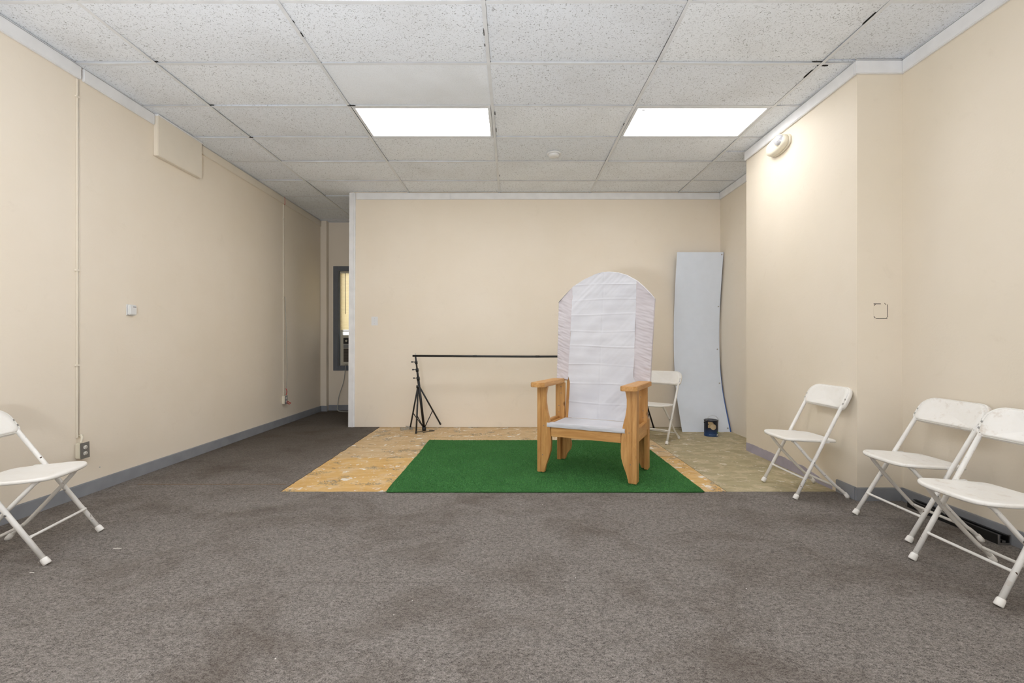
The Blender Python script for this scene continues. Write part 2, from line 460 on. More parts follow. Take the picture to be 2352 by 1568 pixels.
# ---- ceiling: dark deck, grid and every tile
ce = struct(boxo('ceiling', BLACKP, XL - T, XR + T, YF - T, YW + T, 3.36, 3.42))
GX = [-2.58, -1.39, -.17, 1.05, 2.24]; GY = [2.76 + .6096 * k for k in range(-10, 9)]
GY = [g for g in GY if YF + .1 < g < YW - .1]
cxs = [XL] + GX + [XR]; cys = [YF] + GY + [YW]
gw = .0125
for x in GX:                                                       # main runners, a T in section
    # slight sag along the run
    m = MB()
    ys = [YF + (YW - YF) * i / 40 for i in range(41)]
    if x > -2.0: ys = [YF + (YB - YF) * i / 40 for i in range(41)]
    def pf(u, v, x=x, ys=ys):
        y = ys[int(round(v * 40))]; dz = noise.noise((x * 3, y * .9, 2)) * .006
        prof = [(-gw, .0015), (-gw, 0), (gw, 0), (gw, .0015), (.002, .0015), (.002, .035), (-.002, .035), (-.002, .0015), (-gw, .0015)]
        p = prof[int(round(u * 8))]
        return (x + p[0] + noise.noise((x, y * .8, 7)) * .006, y, CEILZ + p[1] + dz)
    m.grid(pf, 8, 40, False); m.build('grid_runner', GRIDM, ce)
for j, y in enumerate(GY):                                          # cross tees, bay by bay
    for i in range(len(cxs) - 1):
        xa, xb = cxs[i], cxs[i + 1]
        if y > YB and xa > -2.2: continue
        if y > YB: xb = min(xb, XR)
        if xb == XR and CY0 < y < CY1: xb = CX
        if xb - xa < .05: continue
        sag = random.uniform(-.009, .003); ya = random.uniform(-.006, .006); yb = random.uniform(-.006, .006)
        def tf(u, v, xa=xa, xb=xb, y=y, sag=sag, ya=ya, yb=yb):
            prof = [(-gw, .001), (-gw, 0), (gw, 0), (gw, .001), (.002, .001), (.002, .03), (-.002, .03), (-.002, .001), (-gw, .001)]
            p = prof[int(round(u * 8))]; t = v
            return (xa + gw + (xb - xa - 2 * gw) * t, y + p[0] + ya * (1 - t) + yb * t, CEILZ + .001 + p[1] + sag * math.sin(math.pi * t))
        MB().grid(tf, 8, 12, False).build('cross_tee', GRIDM, ce)
LIGHTS = []
tile_proto = {}
for i in range(len(cxs) - 1):
    for j in range(len(cys) - 1):
        x0, x1, y0, y1 = cxs[i], cxs[i + 1], cys[j], cys[j + 1]
        if x1 - x0 < .03 or y1 - y0 < .03: continue
        if y0 > YB and x0 > -2.2: continue
        if y1 > YB + .12 and x0 > -2.2: y1 = YB
        if x0 < -2.3 and x1 > -2.3 and y0 > YB: pass
        ym = (y0 + y1) / 2; xm = (x0 + x1) / 2
        islight = (i in (2, 4) and any(abs(ym - q) < .2 for q in (4.289, -1.81))) or (i == 2 and abs(ym - 1.24) < .2)  # panels nearer than the visible pair are unseen, added to light the near room
        if islight: LIGHTS.append((x0, x1, y0, y1)); continue
        sub = [(x0, x1, y0, y1)]
        if i == len(cxs) - 2:
            if y0 < CY0 < y1: sub = [(x0, x1, y0, CY0), (x0, CX, CY0, y1)]
            elif y0 < CY1 < y1: sub = [(x0, CX, y0, CY1), (x0, x1, CY1, y1)]
            elif CY0 <= y0 and y1 <= CY1: sub = [(x0, CX, y0, y1)]
        for a0, a1, b0, b1 in sub:
            g = random.uniform(.0065, .0095)
            cx_, cy_ = (a0 + a1) / 2, (b0 + b1) / 2
            hx, hy = (a1 - a0) / 2 - g - .0015, (b1 - b0) / 2 - g - .0025
            key = (round(hx, 2), round(hy, 2))
            mat = TILEP if (i == 2 and abs(ym - 3.66) < .2) or (i in (3,) and abs(ym - 4.28) < .2 and False) else TILE
            bow = random.uniform(.0, .004)
            def tg(u, v, hx=hx, hy=hy, bow=bow):
                X = (u * 2 - 1); Y = (v * 2 - 1)
                return (X * hx, Y * hy, -bow * (1 - X * X) * (1 - Y * Y))
            m = MB().grid(tg, 8, 6, True)
            m.box(-hx, hx, -hy, hy, .004, .016)
            # edge skirt
            m.add([(-hx, -hy, 0), (hx, -hy, 0), (hx, hy, 0), (-hx, hy, 0), (-hx, -hy, .005), (hx, -hy, .005), (hx, hy, .005), (-hx, hy, .005)],
                  [(0, 1, 5, 4), (1, 2, 6, 5), (2, 3, 7, 6), (3, 0, 4, 7)])
            o = m.build('ceiling_tile', mat, ce, recalc=False)
            o.location = (cx_ + random.uniform(-.003, .003), cy_ + random.uniform(-.008, -.001), CEILZ + .005)
            o.rotation_euler = (random.uniform(-.0, .012), random.uniform(-.003, .003), random.uniform(-.0055, .0055))
            if random.random() < .35: o.location.z += random.uniform(.002, .006)
# crumbled tile edges beside the grid: dark openings where the corner has broken away
for x, y, a, b in ((-1.365, 3.965, .045, .006), (-1.392 + .016, 3.05, .004, .03), (-1.392 + .016, 2.93, .005, .018), (-.183, 3.03, .004, .05), (-.184, 3.16, .005, .016), (-.150, 4.10, .004, .04), (-.150, 4.42, .004, .06),
                   (-.150, 5.62, .004, .035), (1.033, 4.30, .004, .03), (-2.562, 3.345, .03, .005), (-2.562, 3.955, .045, .006), (-2.562, 4.575, .03, .006), (2.19, 3.345, .05, .004), (2.262, 3.39, .06, .010), (2.222, 3.50, .007, .07), (2.222, 2.90, .004, .08)):
    e = MB(); pts = []
    for k in range(14):
        t_ = 2 * math.pi * k / 14; q = 1 + .35 * noise.noise((x * 9 + k * 1.7, y * 5, 0))
        pts.append((x + math.copysign(abs(math.cos(t_)) ** .6, math.cos(t_)) * a * .7 * q, y + math.copysign(abs(math.sin(t_)) ** .6, math.sin(t_)) * b * .7 * q))
    e.prism(pts, 'z', CEILZ - .0016, CEILZ + .0035).build('broken_edge', BLACKP, ce)
# perimeter wall angle
for nm, b in (('wall_angle', (XL, XL + .02, YF, YW)), ('wall_angle', (XR - .02, XR, YF, CY0)), ('wall_angle', (XR - .02, XR, CY1, YB)),
              ('wall_angle', (CX - .02, CX, CY0, CY1)), ('wall_angle', (CX - .02, XR, CY0 - .02, CY0)), ('wall_angle', (XL, -2.166, YW - .02, YW))):
    boxo(nm, GRIDM, b[0], b[1], b[2], b[3], CEILZ, CEILZ + .004, ce)

# ---- ceiling lights
for k, (x0, x1, y0, y1) in enumerate(LIGHTS):
    front = abs((y0 + y1) / 2 - 4.289) < .2
    lab = ('left lit rectangular ceiling light panel above the empty back wall' if x0 < 0 else 'right lit ceiling light panel with smudged diffuser, near the right wall') if front else \
        ('unseen lit ceiling light panel added over the %s of the room, %s the viewer' % ('left' if x0 < 0 else 'right', 'just ahead of' if y0 > 0 else 'well behind'))
    L = thing('ceiling_light', lab, 'ceiling light', ((x0 + x1) / 2, (y0 + y1) / 2, CEILZ + .003), 0, 'recessed ceiling lights')
    hx, hy = (x1 - x0) / 2 - .014, (y1 - y0) / 2 - .014
    f = MB(); e = .026
    f.box(-hx, hx, -hy, -hy + e, 0, .02).box(-hx, hx, hy - e, hy, 0, .02).box(-hx, -hx + e, -hy + e, hy - e, 0, .02).box(hx - e, hx, -hy + e, hy - e, 0, .02)
    f.build('frame', GRIDM, L, bevel=.002)
    hs = MB(); hs.box(-hx, hx, -hy, hy, .07, .075); hs.box(-hx, -hx + .003, -hy, hy, .02, .07).box(hx - .003, hx, -hy, hy, .02, .07).box(-hx + .003, hx - .003, -hy, -hy + .003, .02, .07).box(-hx + .003, hx - .003, hy - .003, hy, .02, .07)
    hs.build('housing', GRIDM, L)
    boxo('diffuser', DIFF, -hx + e, hx - e, -hy + e, hy - e, .006, .011, L)
    if front and x0 > 0:
        sm = M_plain('dust smear', (.35, .34, .33), .9, .1)
        for dx, dy, r in ((-.50, -.235, .014), (-.44, -.232, .004)):
            MB().lathe([(r, .0045), (r * .6, .006)], (dx, dy, 0), 'z', 14, sx=1.4, sy=.7).build('smudge', sm, L)

# ---- crown trims
tn = [0]
def trim(mat, x0, x1, y0, y1, z0=3.055, z1=3.146, bev=.004):
    tn[0] += 1
    return struct(boxo('trim_%d' % tn[0], mat, x0, x1, y0, y1, z0, z1, None, bev))
trim(TRIMW, XL, XL + .022, YF, 3.405)
trim(TRIMW, XL, XL + .020, 3.425, 4.105)
trim(CREAMW, XL, XL + .014, 4.70, 7.70)
trim(TRIMW, -2.09, -.82, YB - .02, YB, 3.058)
trim(TRIMW, -.818, XR, YB - .022, YB, 3.060)
trim(TRIMW, XR - .02, XR, CY1, YB - .022)
trim(TRIMW, CX - .022, CX, CY0, CY1)
trim(TRIMW, CX - .022, XR, CY0 - .022, CY0)
trim(TRIMW, XR - .022, XR, YF, CY0 - .022)
# casing at the free end of the back wall (slightly out of plumb), a stepped profile
tn[0] += 1
cs = MB()
for (a, b, d) in ((-2.182, -2.135, .016), (-2.135, -2.118, .024), (-2.118, -2.100, .012)):
    vs = []
    for z, sh in ((.006, -.016), (3.148, 0)):
        vs += [(a + sh, YB, z), (b + sh, YB, z), (b + sh, YB - d, z), (a + sh, YB - d, z)]
    cs.add(vs, [(0, 3, 2, 1), (4, 5, 6, 7), (0, 1, 5, 4), (1, 2, 6, 5), (2, 3, 7, 6), (3, 0, 4, 7)])
struct(cs.build('trim_%d' % tn[0], TRIMW))
# ---- baseboards
def base(name, x0, x1, y0, y1, mat=BASEG, h=.098):
    return struct(boxo(name, mat, x0, x1, y0, y1, .0, h, None, .004))
base('baseboard_left', XL, XL + .018, YF, YW)
base('baseboard_pilaster', XL + .018, -3.05, 7.682, 7.70)
base('baseboard_rear', -3.068, .9, YW - .016, YW)
base('baseboard_right', XR - .018, XR, YF, CY0)
base('baseboard_chase', CX - .018, XR - .018, CY0 - .018, CY0)
base('baseboard_corner', CX - .018, CX, CY0, 3.54)
# lilac paint band left where the chase baseboard was pulled off
lil = []
for i in range(60):
    y = 3.60 + (CY1 - 3.60) * i / 59
    lil.append((y, .088 + noise.noise((y * 6, 0, 4)) * .012 + noise.noise((y * 25, 2, 4)) * .004 - max(0, (3.95 - y)) * .18))
tn[0] += 1
struct(MB().prism([(3.60, .0)] + lil + [(CY1, .0)], 'x', CX - .0025, CX).build('trim_%d' % tn[0], M_plain('lilac old paint', (.47, .44, .52), .6, .2, var=.15)))

# ---- rear window with blind
w1 = MB()
fw = .082
w1.box(WX0 - fw, WX0, YW - .02, YW, WZ0 - fw, WZ1 + fw).box(WX1, WX1 + fw, YW - .02, YW, WZ0 - fw, WZ1 + fw)
w1.box(WX0, WX1, YW - .02, YW, WZ1, WZ1 + fw).box(WX0, WX1, YW - .02, YW, WZ0 - fw, WZ0)
w1.box(WX0 - .0, WX0 + .012, YW, YW + T, WZ0, WZ1).box(WX1 - .012, WX1, YW, YW + T, WZ0, WZ1)
w1 = struct(w1.build('window_1', WINGREY, bevel=.003))
sash = MB(); zs = 1.33
for a, b, c, d in ((WX0 + .012, WX0 + .05, WZ0, WZ1), (WX1 - .05, WX1 - .012, WZ0, WZ1)): sash.box(a, b, YW + .05, YW + .09, c, d)
sash.box(WX0 + .05, WX1 - .05, YW + .05, YW + .09, WZ1 - .04, WZ1).box(WX0 + .05, WX1 - .05, YW + .05, YW + .09, zs - .14, zs - .10).box(WX0 + .05, WX1 - .05, YW + .05, YW + .09, WZ0, WZ0 + .03)
sash.build('sash', M_plain('off white sash paint', (.62, .60, .52), .5, .3), w1)
boxo('pane', GLASS, WX0 + .05, WX1 - .05, YW + .068, YW + .072, WZ0 + .03, WZ1 - .04, w1)
bl = thing('window_blind', 'cream slatted blind lowered over the upper part of the small window', 'blind', ((WX0 + WX1) / 2, YW + .026, 0))
hw = (WX1 - WX0) / 2 - .02
boxo('head_rail', ACB, -hw, hw, -.018, .018, WZ1 - .03, WZ1 - .002, bl, .002)
slat = None
zt, zb = WZ1 - .045, 1.365; ns = 39
for k in range(ns):
    z = zt - (zt - zb) * k / (ns - 1)
    if slat is None:
        slat = MB().grid(lambda u, v: (-hw + 2 * hw * u, -.004 + .008 * v - .003 * math.sin(math.pi * v), -.0125 + .025 * v), 2, 4).build('slat', BLIND, bl, recalc=False)
        slat.location = (0, 0, z)
    else:
        c = slat.copy(); COL.objects.link(c); c.location = (0, 0, z)
boxo('bottom_rail', ACB, -hw, hw, -.008, .008, 1.325, 1.345, bl, .002)
MB().tube([(-hw + .092, -.028, WZ1 - .03), (-hw + .094, -.028, 1.62)], .005, 8).build('tilt_wand', M_plain('brown wand', (.16, .10, .06), .4, .4), bl)
# ---- window air conditioner
ac = thing('air_conditioner', 'aged cream window air conditioner with dark grille and dangling cord', 'air conditioner', (-2.50, YW - .03, .765))
aw = .34
b = MB().box(-aw, aw, -.05, .30, .015, .50); b.build('casing', ACB, ac, bevel=.012)
b = MB().box(-aw + .05, aw - .02, -.062, -.05, .355, .455); b.build('control_panel', M_plain('black control panel', (.02, .02, .02), .25, .5), ac)
b = MB().box(-aw + .05, aw - .02, -.058, -.05, .285, .345); b.build('nameplate', M_plain('grey badge strip', (.22, .22, .22), .4, .5), ac)
b = MB().box(-aw + .05, aw - .03, -.054, -.05, .055, .275); b.build('grille_backing', ACD, ac)
for k in range(11):
    boxo('louvre', M_plain('taupe louvre', (.17, .14, .11), .5, .3), -aw + .052, aw - .032, -.066, -.054, .062 + k * .019, .069 + k * .019, ac)
for k in range(2):
    MB().lathe([(.018, 0), (.016, -.014)], (-aw + .10 + k * .09, -.062, .405), 'y', 20).build('knob', ACB, ac)
for s, nm in ((-1, 'side_curtain'), (1, 'side_curtain')):
    pass
crd = smooth_path([(-.27, -.02, .015), (-.275, -.03, -.10), (-.30, -.03, -.28), (-.365, -.05, -.50), (-.385, -.06, -.66), (-.37, -.10, -.735), (-.25, -.16, -.753), (.2, -.18, -.753)], 8)
MB().tube(crd, .006, 8).build('power_cord', CABLE, ac)

# ================================================================== wall fittings
def duplex(rz, loc, label, plate_mat, tilt=0):
    # local: wall plane x=0, faces +x
    t = thing('wall_outlet', label, 'outlet', loc, rz)
    MB().box(0, .042, -.034, .034, -.056, .056).build('surface_box', PLASTC, t, bevel=.005)
    p = MB().box(.042, .046, -.036, .036, -.058, .058).build('cover_plate', plate_mat, t, bevel=.001); p.rotation_euler.x = tilt
    for z in (-.022, .022):
        r = MB().rings([(math.cos(a) * .0165 if abs(math.cos(a)) < .95 else math.copysign(.0157, math.cos(a)), math.sin(a) * .0145) for a in [2 * math.pi * k / 24 for k in range(24)]],
                       [(1, .046), (1, .0485), (.95, .0492)], lambda u, v, o, z=z: (o, u, z + v)).build('receptacle', PLUG, t)
        MB().box(.0485, .0496, -.0075, -.0055, z - .002, z + .007).box(.0485, .0496, .0055, .0075, z - .002, z + .006).box(.0485, .0496, -.002, .002, z - .010, z - .006).build('slot', BLACKP, r)
    return t
duplex(0, (XL, 3.405, .348), 'surface outlet with dark plate low on left wall behind the left folding chair', DARKM, .03)
duplex(0, (XL, 6.44, .348), 'small far outlet with red wire ends, low on the left wall near the alcove', M_plain('grey outlet plate', (.33, .32, .31), .4, .4))
# raceways
def raceway(y, label, z0, z1, clips):
    t = thing('wall_raceway', label, 'raceway', (XL, y, 0))
    MB().box(0, .010, -.007, .007, z0, z1).build('channel', CREAMW, t, bevel=.003)
    MB().tube([(.004, .015, z0 + .02), (.004, .015, (z0 + z1) / 2), (.004, .014, z1)], .003, 8).build('cable', CREAMW, t)
    for z in clips: MB().box(0, .015, -.016, .016, z - .007, z + .007).build('clip', CREAMW, t, bevel=.002)
    return t
r1 = raceway(3.385, 'cream painted raceway running from crown to the dark-plate outlet', .44, 3.05, (2.92, 1.66, .97))
MB().tube(smooth_path([(.012, .02, .46), (.03, .012, .44), (.028, .004, .405)], 5), .008, 10).build('elbow', PLASTC, r1)
MB().lathe([(.011, 0), (.011, .02), (.009, .026)], (0, .022, .455), 'x', 16).build('connector', PLASTC, r1)
r2 = raceway(6.44, 'far cream raceway on left wall with a loose cable beside it', .405, 3.05, (2.85, 1.75, .9))
MB().tube(smooth_path([(.010, .03, 1.78), (.020, .045, 1.4), (.02, .06, 1.0), (.022, .075, .75), (.02, .06, .55), (.03, .03, .42)], 8), .0035, 8).build('loose_cable', CABLE, r2)
for nm, pts in (('red_wire', [(.012, .02, 3.15), (.014, .02, 3.05)]), ('red_wire', [(.02, .04, .50), (.04, .03, .46), (.03, .02, .41)]), ('red_wire', [(.045, .02, .33), (.06, .05, .31), (.07, .07, .29)]), ('red_wire', [(.045, .0, .32), (.07, .03, .285), (.065, .09, .30)])):
    MB().tube(smooth_path(pts, 4), .0045, 8).build(nm, RED, r2)
# thermostat
th = thing('thermostat', 'small white wall sensor box alone on the middle of left wall', 'thermostat', (XL, 3.86, 1.405))
MB().box(0, .006, -.040, .040, -.045, .045).build('back_plate', PLASTW, th, bevel=.002)
MB().box(.006, .03, -.036, .036, -.041, .041).build('cover', PLASTW, th, bevel=.006)
boxo('vent_slots', M_plain('grey mark', (.25, .25, .25), .5, .3), .0302, .0312, -.005, .025, .022, .028, th)
# boxed soffit at the crown
sb = thing('soffit_box', 'cream boxed panel hanging below ceiling against the left wall', 'soffit box', (XL, 4.40, 2.787))
MB().box(0, .042, -.29, .295, 0, .36).build('casing', CREAMW, sb, bevel=.004)
MB().box(.0, .048, -.292, .30, .350, .362).build('top_trim', TRIMW, sb)
# light switch
sw = thing('light_switch', 'white light switch plate on back wall left of the tripod', 'switch', (-1.847, YB, 1.428))
MB().box(-.043, .043, -.006, 0, -.058, .058).build('plate', PLASTW, sw, bevel=.002)
MB().box(-.005, .005, -.016, -.006, -.008, .010).build('toggle', PLASTW, sw, bevel=.002)
for z in (-.03, .03): MB().lathe([(.003, -.006), (.0025, -.0075)], (0, 0, z), 'y', 10).build('screw', STEEL, sw)
# smoke detector
sd = thing('smoke_detector', 'round white smoke detector on ceiling between the two light panels', 'smoke detector', (.447, 4.96, CEILZ + .004))
MB().lathe([(.072, 0), (.074, -.006), (.072, -.014), (.06, -.016)], (0, 0, 0), 'z', 36).build('base', PLASTW, sd)
MB().lathe([(.058, -.016), (.058, -.026), (.052, -.038), (.03, -.042), (.01, -.042)], (0, 0, 0), 'z', 36).build('cover', PLASTW, sd)
# emergency light on the chase
el = thing('emergency_light', 'oval cream emergency light with clear lamp, high on right chase', 'emergency light', (CX, 4.285, 2.945))
ol = [(math.cos(a) * .165, math.copysign(abs(math.sin(a)) ** .85, math.sin(a)) * .078) for a in [2 * math.pi * k / 40 for k in range(40)]]
MB().rings(ol, [(1, 0), (1.0, .012), (.975, .022)], lambda u, v, o: (-o, u, v)).build('back_plate', PLASTC, el)
MB().rings(ol, [(.96, .022), (.95, .045), (.90, .058), (.80, .070), (.6, .078), (.3, .082), (.05, .083)], lambda u, v, o: (-o, u, v)).build('housing', PLASTC, el)
lc = Vector((-.062, -.088, .012)); ln = Vector((-.80, -.55, -.08)).normalized()
def disk(m, c, nrm, prof, seg=24):
    q = nrm.to_track_quat('Z', 'Y'); vs = []
    for r, h in prof:
        for k in range(seg):
            a = 2 * math.pi * k / seg; vs.append(c + q @ Vector((r * math.cos(a), r * math.sin(a), h)))
    n = len(prof)
    m.add(vs, [(i * seg + k, i * seg + (k + 1) % seg, (i + 1) * seg + (k + 1) % seg, (i + 1) * seg + k) for i in range(n - 1) for k in range(seg)], True)
    m.add([vs[(n - 1) * seg + k] for k in range(seg)], [tuple(range(seg))]); return m
disk(MB(), lc, ln, [(.050, -.02), (.052, .012), (.047, .016)]).build('lamp_ring', PLASTC, el)
disk(MB(), lc, ln, [(.046, .012), (.044, .022), (.03, .034), (.008, .038)]).build('lamp_lens', M_plain('frosted silver lens', (.72, .73, .78), .12, .8, .35), el)
disk(MB(), lc + ln * .02, ln, [(.012, .012), (.010, .022)]).build('bulb', PLASTW, el)
for dy in (-.02, .07): MB().box(-.058, -.052, dy - .005, dy + .005, -.064, -.060).build('screw', DARKM, el)
# patched hole in the chase front
ph = thing('wall_patch', 'square filled cut-out with dark cracked edges on the chase face', 'wall patch', (2.643, CY0, 1.36))
MB().box(-.052, .052, -.0015, 0, -.054, .054).build('filler', CREAMR, ph)
MB().box(-.047, .088, -.0008, 0, -.105, .02).build('paint_edge', CREAMR, ph)
ck = MB()
ck.box(-.052, .0, -.0022, -.0014, .050, .054).box(.047, .0505, -.0022, -.0014, -.035, .048).box(-.035, .046, -.0022, -.0014, -.055, -.0515)
for (x, z, s) in ((-.045, .046, 1), (.030, .050, -1), (-.046, -.045, -1), (.045, -.04, 1)):
    ck.add([(x - .006, -.0024, z + .006 * s * -1), (x + .006, -.0024, z - .006 * s * -1 - .0), (x + .008, -.0024, z - .003 * s * -1), (x - .004, -.0024, z + .009 * s * -1)], [(0, 1, 2, 3)])
ck.build('crack', BLACKP, ph, recalc=False)
# door latch strike on the chase rear edge
# wall nails / screw below the left outlet
MB().lathe([(.004, 0), (.003, .006)], (0, 0, 0), 'x', 10).build('wall_screw', STEEL, None, loc=(XL, 3.575, .18))
tag(bpy.data.objects['wall_screw'], 'tiny bare screw in left wall below the dark-plate outlet', 'screw')

# ================================================================== artificial grass mat
gm = thing('grass_mat', 'green artificial grass mat under the wooden throne', 'mat', (.25, 4.45, 0))
mx0, mx1, my0, my1 = -.95 - .25, 1.45 - .25, 3.50 - 4.45, 5.37 - 4.45
def edge_w(t, s): return noise.noise((t * 2.0, s, 0)) * .012 + noise.noise((t * 9, s, 1)) * .004
def matfn(u, v):
    x = mx0 + (mx1 - mx0) * u; y = my0 + (my1 - my0) * v
    if u == 0: x += edge_w(y, 1)
    if u == 1: x += edge_w(y, 2)
    if v == 0: y += edge_w(x, 3) * .4
    if v == 1: y += edge_w(x, 4)
    z = .014
    # corner lifting at the back left
    dd = math.hypot(x - mx0, y - my1); z += .004 * max(0, 1 - dd / .25)
    return (x, y, z)
m = MB().grid(matfn, 60, 50, False)
m.box(mx0 + .012, mx1 - .012, my0 + .006, my1 - .012, .0062, .013)
m.build('backing', TURF, gm, recalc=False)
bv = []; bf = []
NB = 85000
for k in range(NB):
    u, v = random.random(), random.random()
    x, y, z = matfn(min(max(u, 1e-6), 1 - 1e-6), min(max(v, 1e-6), 1 - 1e-6))
    a = random.random() * math.pi; r = .0022; lx, ly = random.uniform(-.006, .006), random.uniform(-.006, .006); h = random.uniform(.004, .0075)
    c, s = math.cos(a) * r, math.sin(a) * r; o = len(bv)
    bv += [(x - c, y - s, z), (x + c, y + s, z), (x + lx, y + ly, z + h)]; bf.append((o, o + 1, o + 2))
me = bpy.data.meshes.new('blades'); me.from_pydata(bv, [], bf); me.materials.append(BLADE)
o = bpy.data.objects.new('blades', me); COL.objects.link(o); o.parent = gm; o['kind'] = 'stuff'

# ================================================================== wooden throne
MATZ = .0205
tr = thing('wooden_throne', 'oversized pine armchair with white cloth covered back, standing on green mat', 'armchair',
           (.599, 3.847, MATZ), math.radians(-26.5))
HW = .425
def leg_profile(sgn):
    # curved board in the front plane; outer edge straight at sgn*(HW-.035)
    xo = HW - .035
    wz = [(0, .030), (.06, .044), (.13, .070), (.19, .088), (.25, .092), (.33, .090), (.40, .084), (.46, .073), (.53, .055), (.60, .045), (.66, .044), (.70, .049), (.735, .058)]
    pts = [(xo, 0)] + [(xo, .735)] + [(xo - w_, z) for z, w_ in reversed(wz)]
    return [(sgn * x, z) for x, z in pts]
for s in (-1, 1):
    # front leg: curved board facing front + outer post
    m = MB().prism(leg_profile(s), 'y', .0, .036); m.build('front_leg_board', WZ, tr, bevel=.003)
    xo, xi = s * HW, s * (HW - .035)
    m = MB().prism([(-.004, 0), (.084, 0), (.090, .02), (.090, .735), (-.004, .735)], 'x', min(xo, xi) + .0005, max(xo, xi) - .0005); m.build('front_post', WZ, tr, bevel=.003)
    # rear leg: outer post down to the floor + curved bracket
    m = MB().box(min(xo, xi), max(xo, xi), .475, .560, 0, .44); m.build('rear_post', WZ, tr, bevel=.003)
    xr = HW - .035
    wz = [(0, .030), (.05, .050), (.10, .085), (.14, .094), (.20, .085), (.25, .060), (.30, .070), (.36, .092)]
    pts = [(s * xr, 0), (s * xr, .36)] + [(s * (xr - w_), z) for z, w_ in reversed(wz)]
    MB().prism(pts, 'y', .515, .550).build('rear_leg_board', WZ, tr, bevel=.003)
    # upright under the rear of the arm, facing front
    a, b_ = s * (HW + .0), s * (HW - .088)
    MB().box(min(a, b_), max(a, b_), .438, .473, .355, .738).build('arm_upright', WZ, tr, bevel=.003)
    # back stile, leaning
    a, b_ = s * (HW - .092), s * (HW - .128)
    yb = lambda z: .452 + .146 * (z - .42)
    vs = []
    for z in (.30, 1.50):
        for (x, dy) in ((min(a, b_), 0), (max(a, b_), 0), (max(a, b_), .085), (min(a, b_), .085)): vs.append((x, yb(z) + dy, z))
    MB().add(vs, [(0, 3, 2, 1), (4, 5, 6, 7), (0, 1, 5, 4), (1, 2, 6, 5), (2, 3, 7, 6), (3, 0, 4, 7)]).build('back_stile', WZ, tr, bevel=.003)
    # side rail: outer board, inner cleat carrying the seat
    a, b_ = s * (HW - .002), s * (HW - .037)
    a2, b2 = s * (HW - .040), s * (HW - .075)
    MB().box(min(a, b_), max(a, b_), .0905, .4375, .315, .425).build('side_rail', WY, tr, bevel=.003)
    MB().box(min(a2, b2), max(a2, b2), .037, .437, .335, .405).build('seat_cleat', WY, tr, bevel=.003)
    # arm: plank with clipped front corners, splayed slightly
    ax0, ax1 = (HW - .108), (HW + .022)
    pl_ = [(ax0, -.095), (ax0 + .018, -.115), (ax1 - .022, -.115), (ax1, -.09), (ax1 + .012, .46), (ax1 - .0, .475), (ax0 + .03, .475), (ax0 + .02, .43)]
    pl_ = [(s * x, y) for x, y in pl_]
    MB().prism(pl_, 'z', .7385, .777).build('arm_rest', WY, tr, bevel=.004)
    # screws
    for (x, y, z) in ((HW - .06, -.0, .40), (HW - .05, 0, .15)):
        MB().lathe([(.004, 0), (.004, -.0012)], (s * x, y, z), 'y', 10).build('screw', DARKM, tr)
    for z in (.46, .52, .64, .70):
        MB().lathe([(.004, .438), (.004, .4368)], (s * (HW - .035 - .02 * (z > .6)), 0, z), 'y', 10).build('screw', DARKM, tr)
# aprons
xa = HW - .035
MB().box(-(HW - .126), HW - .126, .006, .040, .312, .392).build('front_apron', WX, tr, bevel=.003)
MB().box(-(HW - .075), HW - .075, .400, .435, .30, .38).build('rear_apron', WX, tr, bevel=.003)
for k, y in enumerate((.06, .155, .25, .345)):
    MB().box(-(HW - .078), HW - .078, y, y + .085, .372, .396).build('seat_slat', WX, tr, bevel=.002)
# back board silhouette
ARCH = [(-.46, 1.545), (-.40, 1.61), (-.316, 1.695), (-.21, 1.757), (-.10, 1.803), (-.03, 1.819), (.04, 1.819), (.12, 1.806), (.21, 1.772), (.293, 1.722), (.36, 1.66), (.42, 1.595), (.46, 1.545)]
ARCH = [(x_, z_ - .036) for x_, z_ in ARCH]
def arch(x):
    for (a, za), (b_, zb_) in zip(ARCH, ARCH[1:]):
        if x <= b_: return za + (zb_ - za) * (x - a) / (b_ - a)
    return ARCH[-1][1]
def hwz(z): return .437 + .023 * min(1, max(0, (z - .76) / .78))
def yback(z): return .440 + .150 * (z - .42)
# plywood back panel hidden by cloth
outl = [(-.412, .755), (.412, .755), (.432, 1.49)] + [(x * .955, z - .02) for x, z in reversed(ARCH[1:-1])] + [(-.432, 1.49)]
vs = [(x, yback(z) + .013, z) for x, z in outl] + [(x, yback(z) + .045, z) for x, z in outl]
n = len(outl); MB().add(vs, [tuple(range(n)), tuple(range(2 * n - 1, n - 1, -1))] + [(i, (i + 1) % n, n + (i + 1) % n, n + i) for i in range(n)]).build('back_panel', WZ, tr)
CRE = [1.665, 1.52, 1.38, 1.222, 1.08, .908, .735, .56]
def wr(x, z, k=0):
    d = 0
    for c in CRE:
        cz = c + .006 * math.sin(x * 7 + c * 9) - .015 * x
        q = abs(z - cz); d += .0060 * math.exp(-(q / .0055) ** 2) * (.55 + .6 * noise.noise((x * 5, c * 7, k)))
    d += .0030 * math.exp(-abs(x + .01) / .004)
    # soft diagonal pulls
    r = x * .72 - z * .70; t = x * .70 + z * .72
    fd_ = .5 + .5 * noise.noise((x * 3, z * 2.5, 40)); d += .020 * fd_ * noise.noise((r * 9, t * 1.3, 3 + k)) + .008 * max(0, noise.noise((x * 2, z * 2, 33)) + .15) * noise.noise((r * 34, t * 4, 9 + k))
    d += .004 * noise.noise((x * 5, z * 16, 5 + k))
    return d
CWL, CWR = -.318, .297
def centre(u, v):
    z0 = .415; x_ = CWL + (CWR - CWL) * u
    x = x_
    z = z0 + (arch(x) - z0) * v
    x = x_ * (1 + (-.065 if x_ < 0 else .10) * min(1, max(0, (.80 - z) / .06)))
    return (x, yback(z) - wr(x, z) - .004, z)
MB().grid(centre, 90, 300).build('back_cover', CLOTH, tr, recalc=False)['label'] = 'white cloth centre strip of the back'
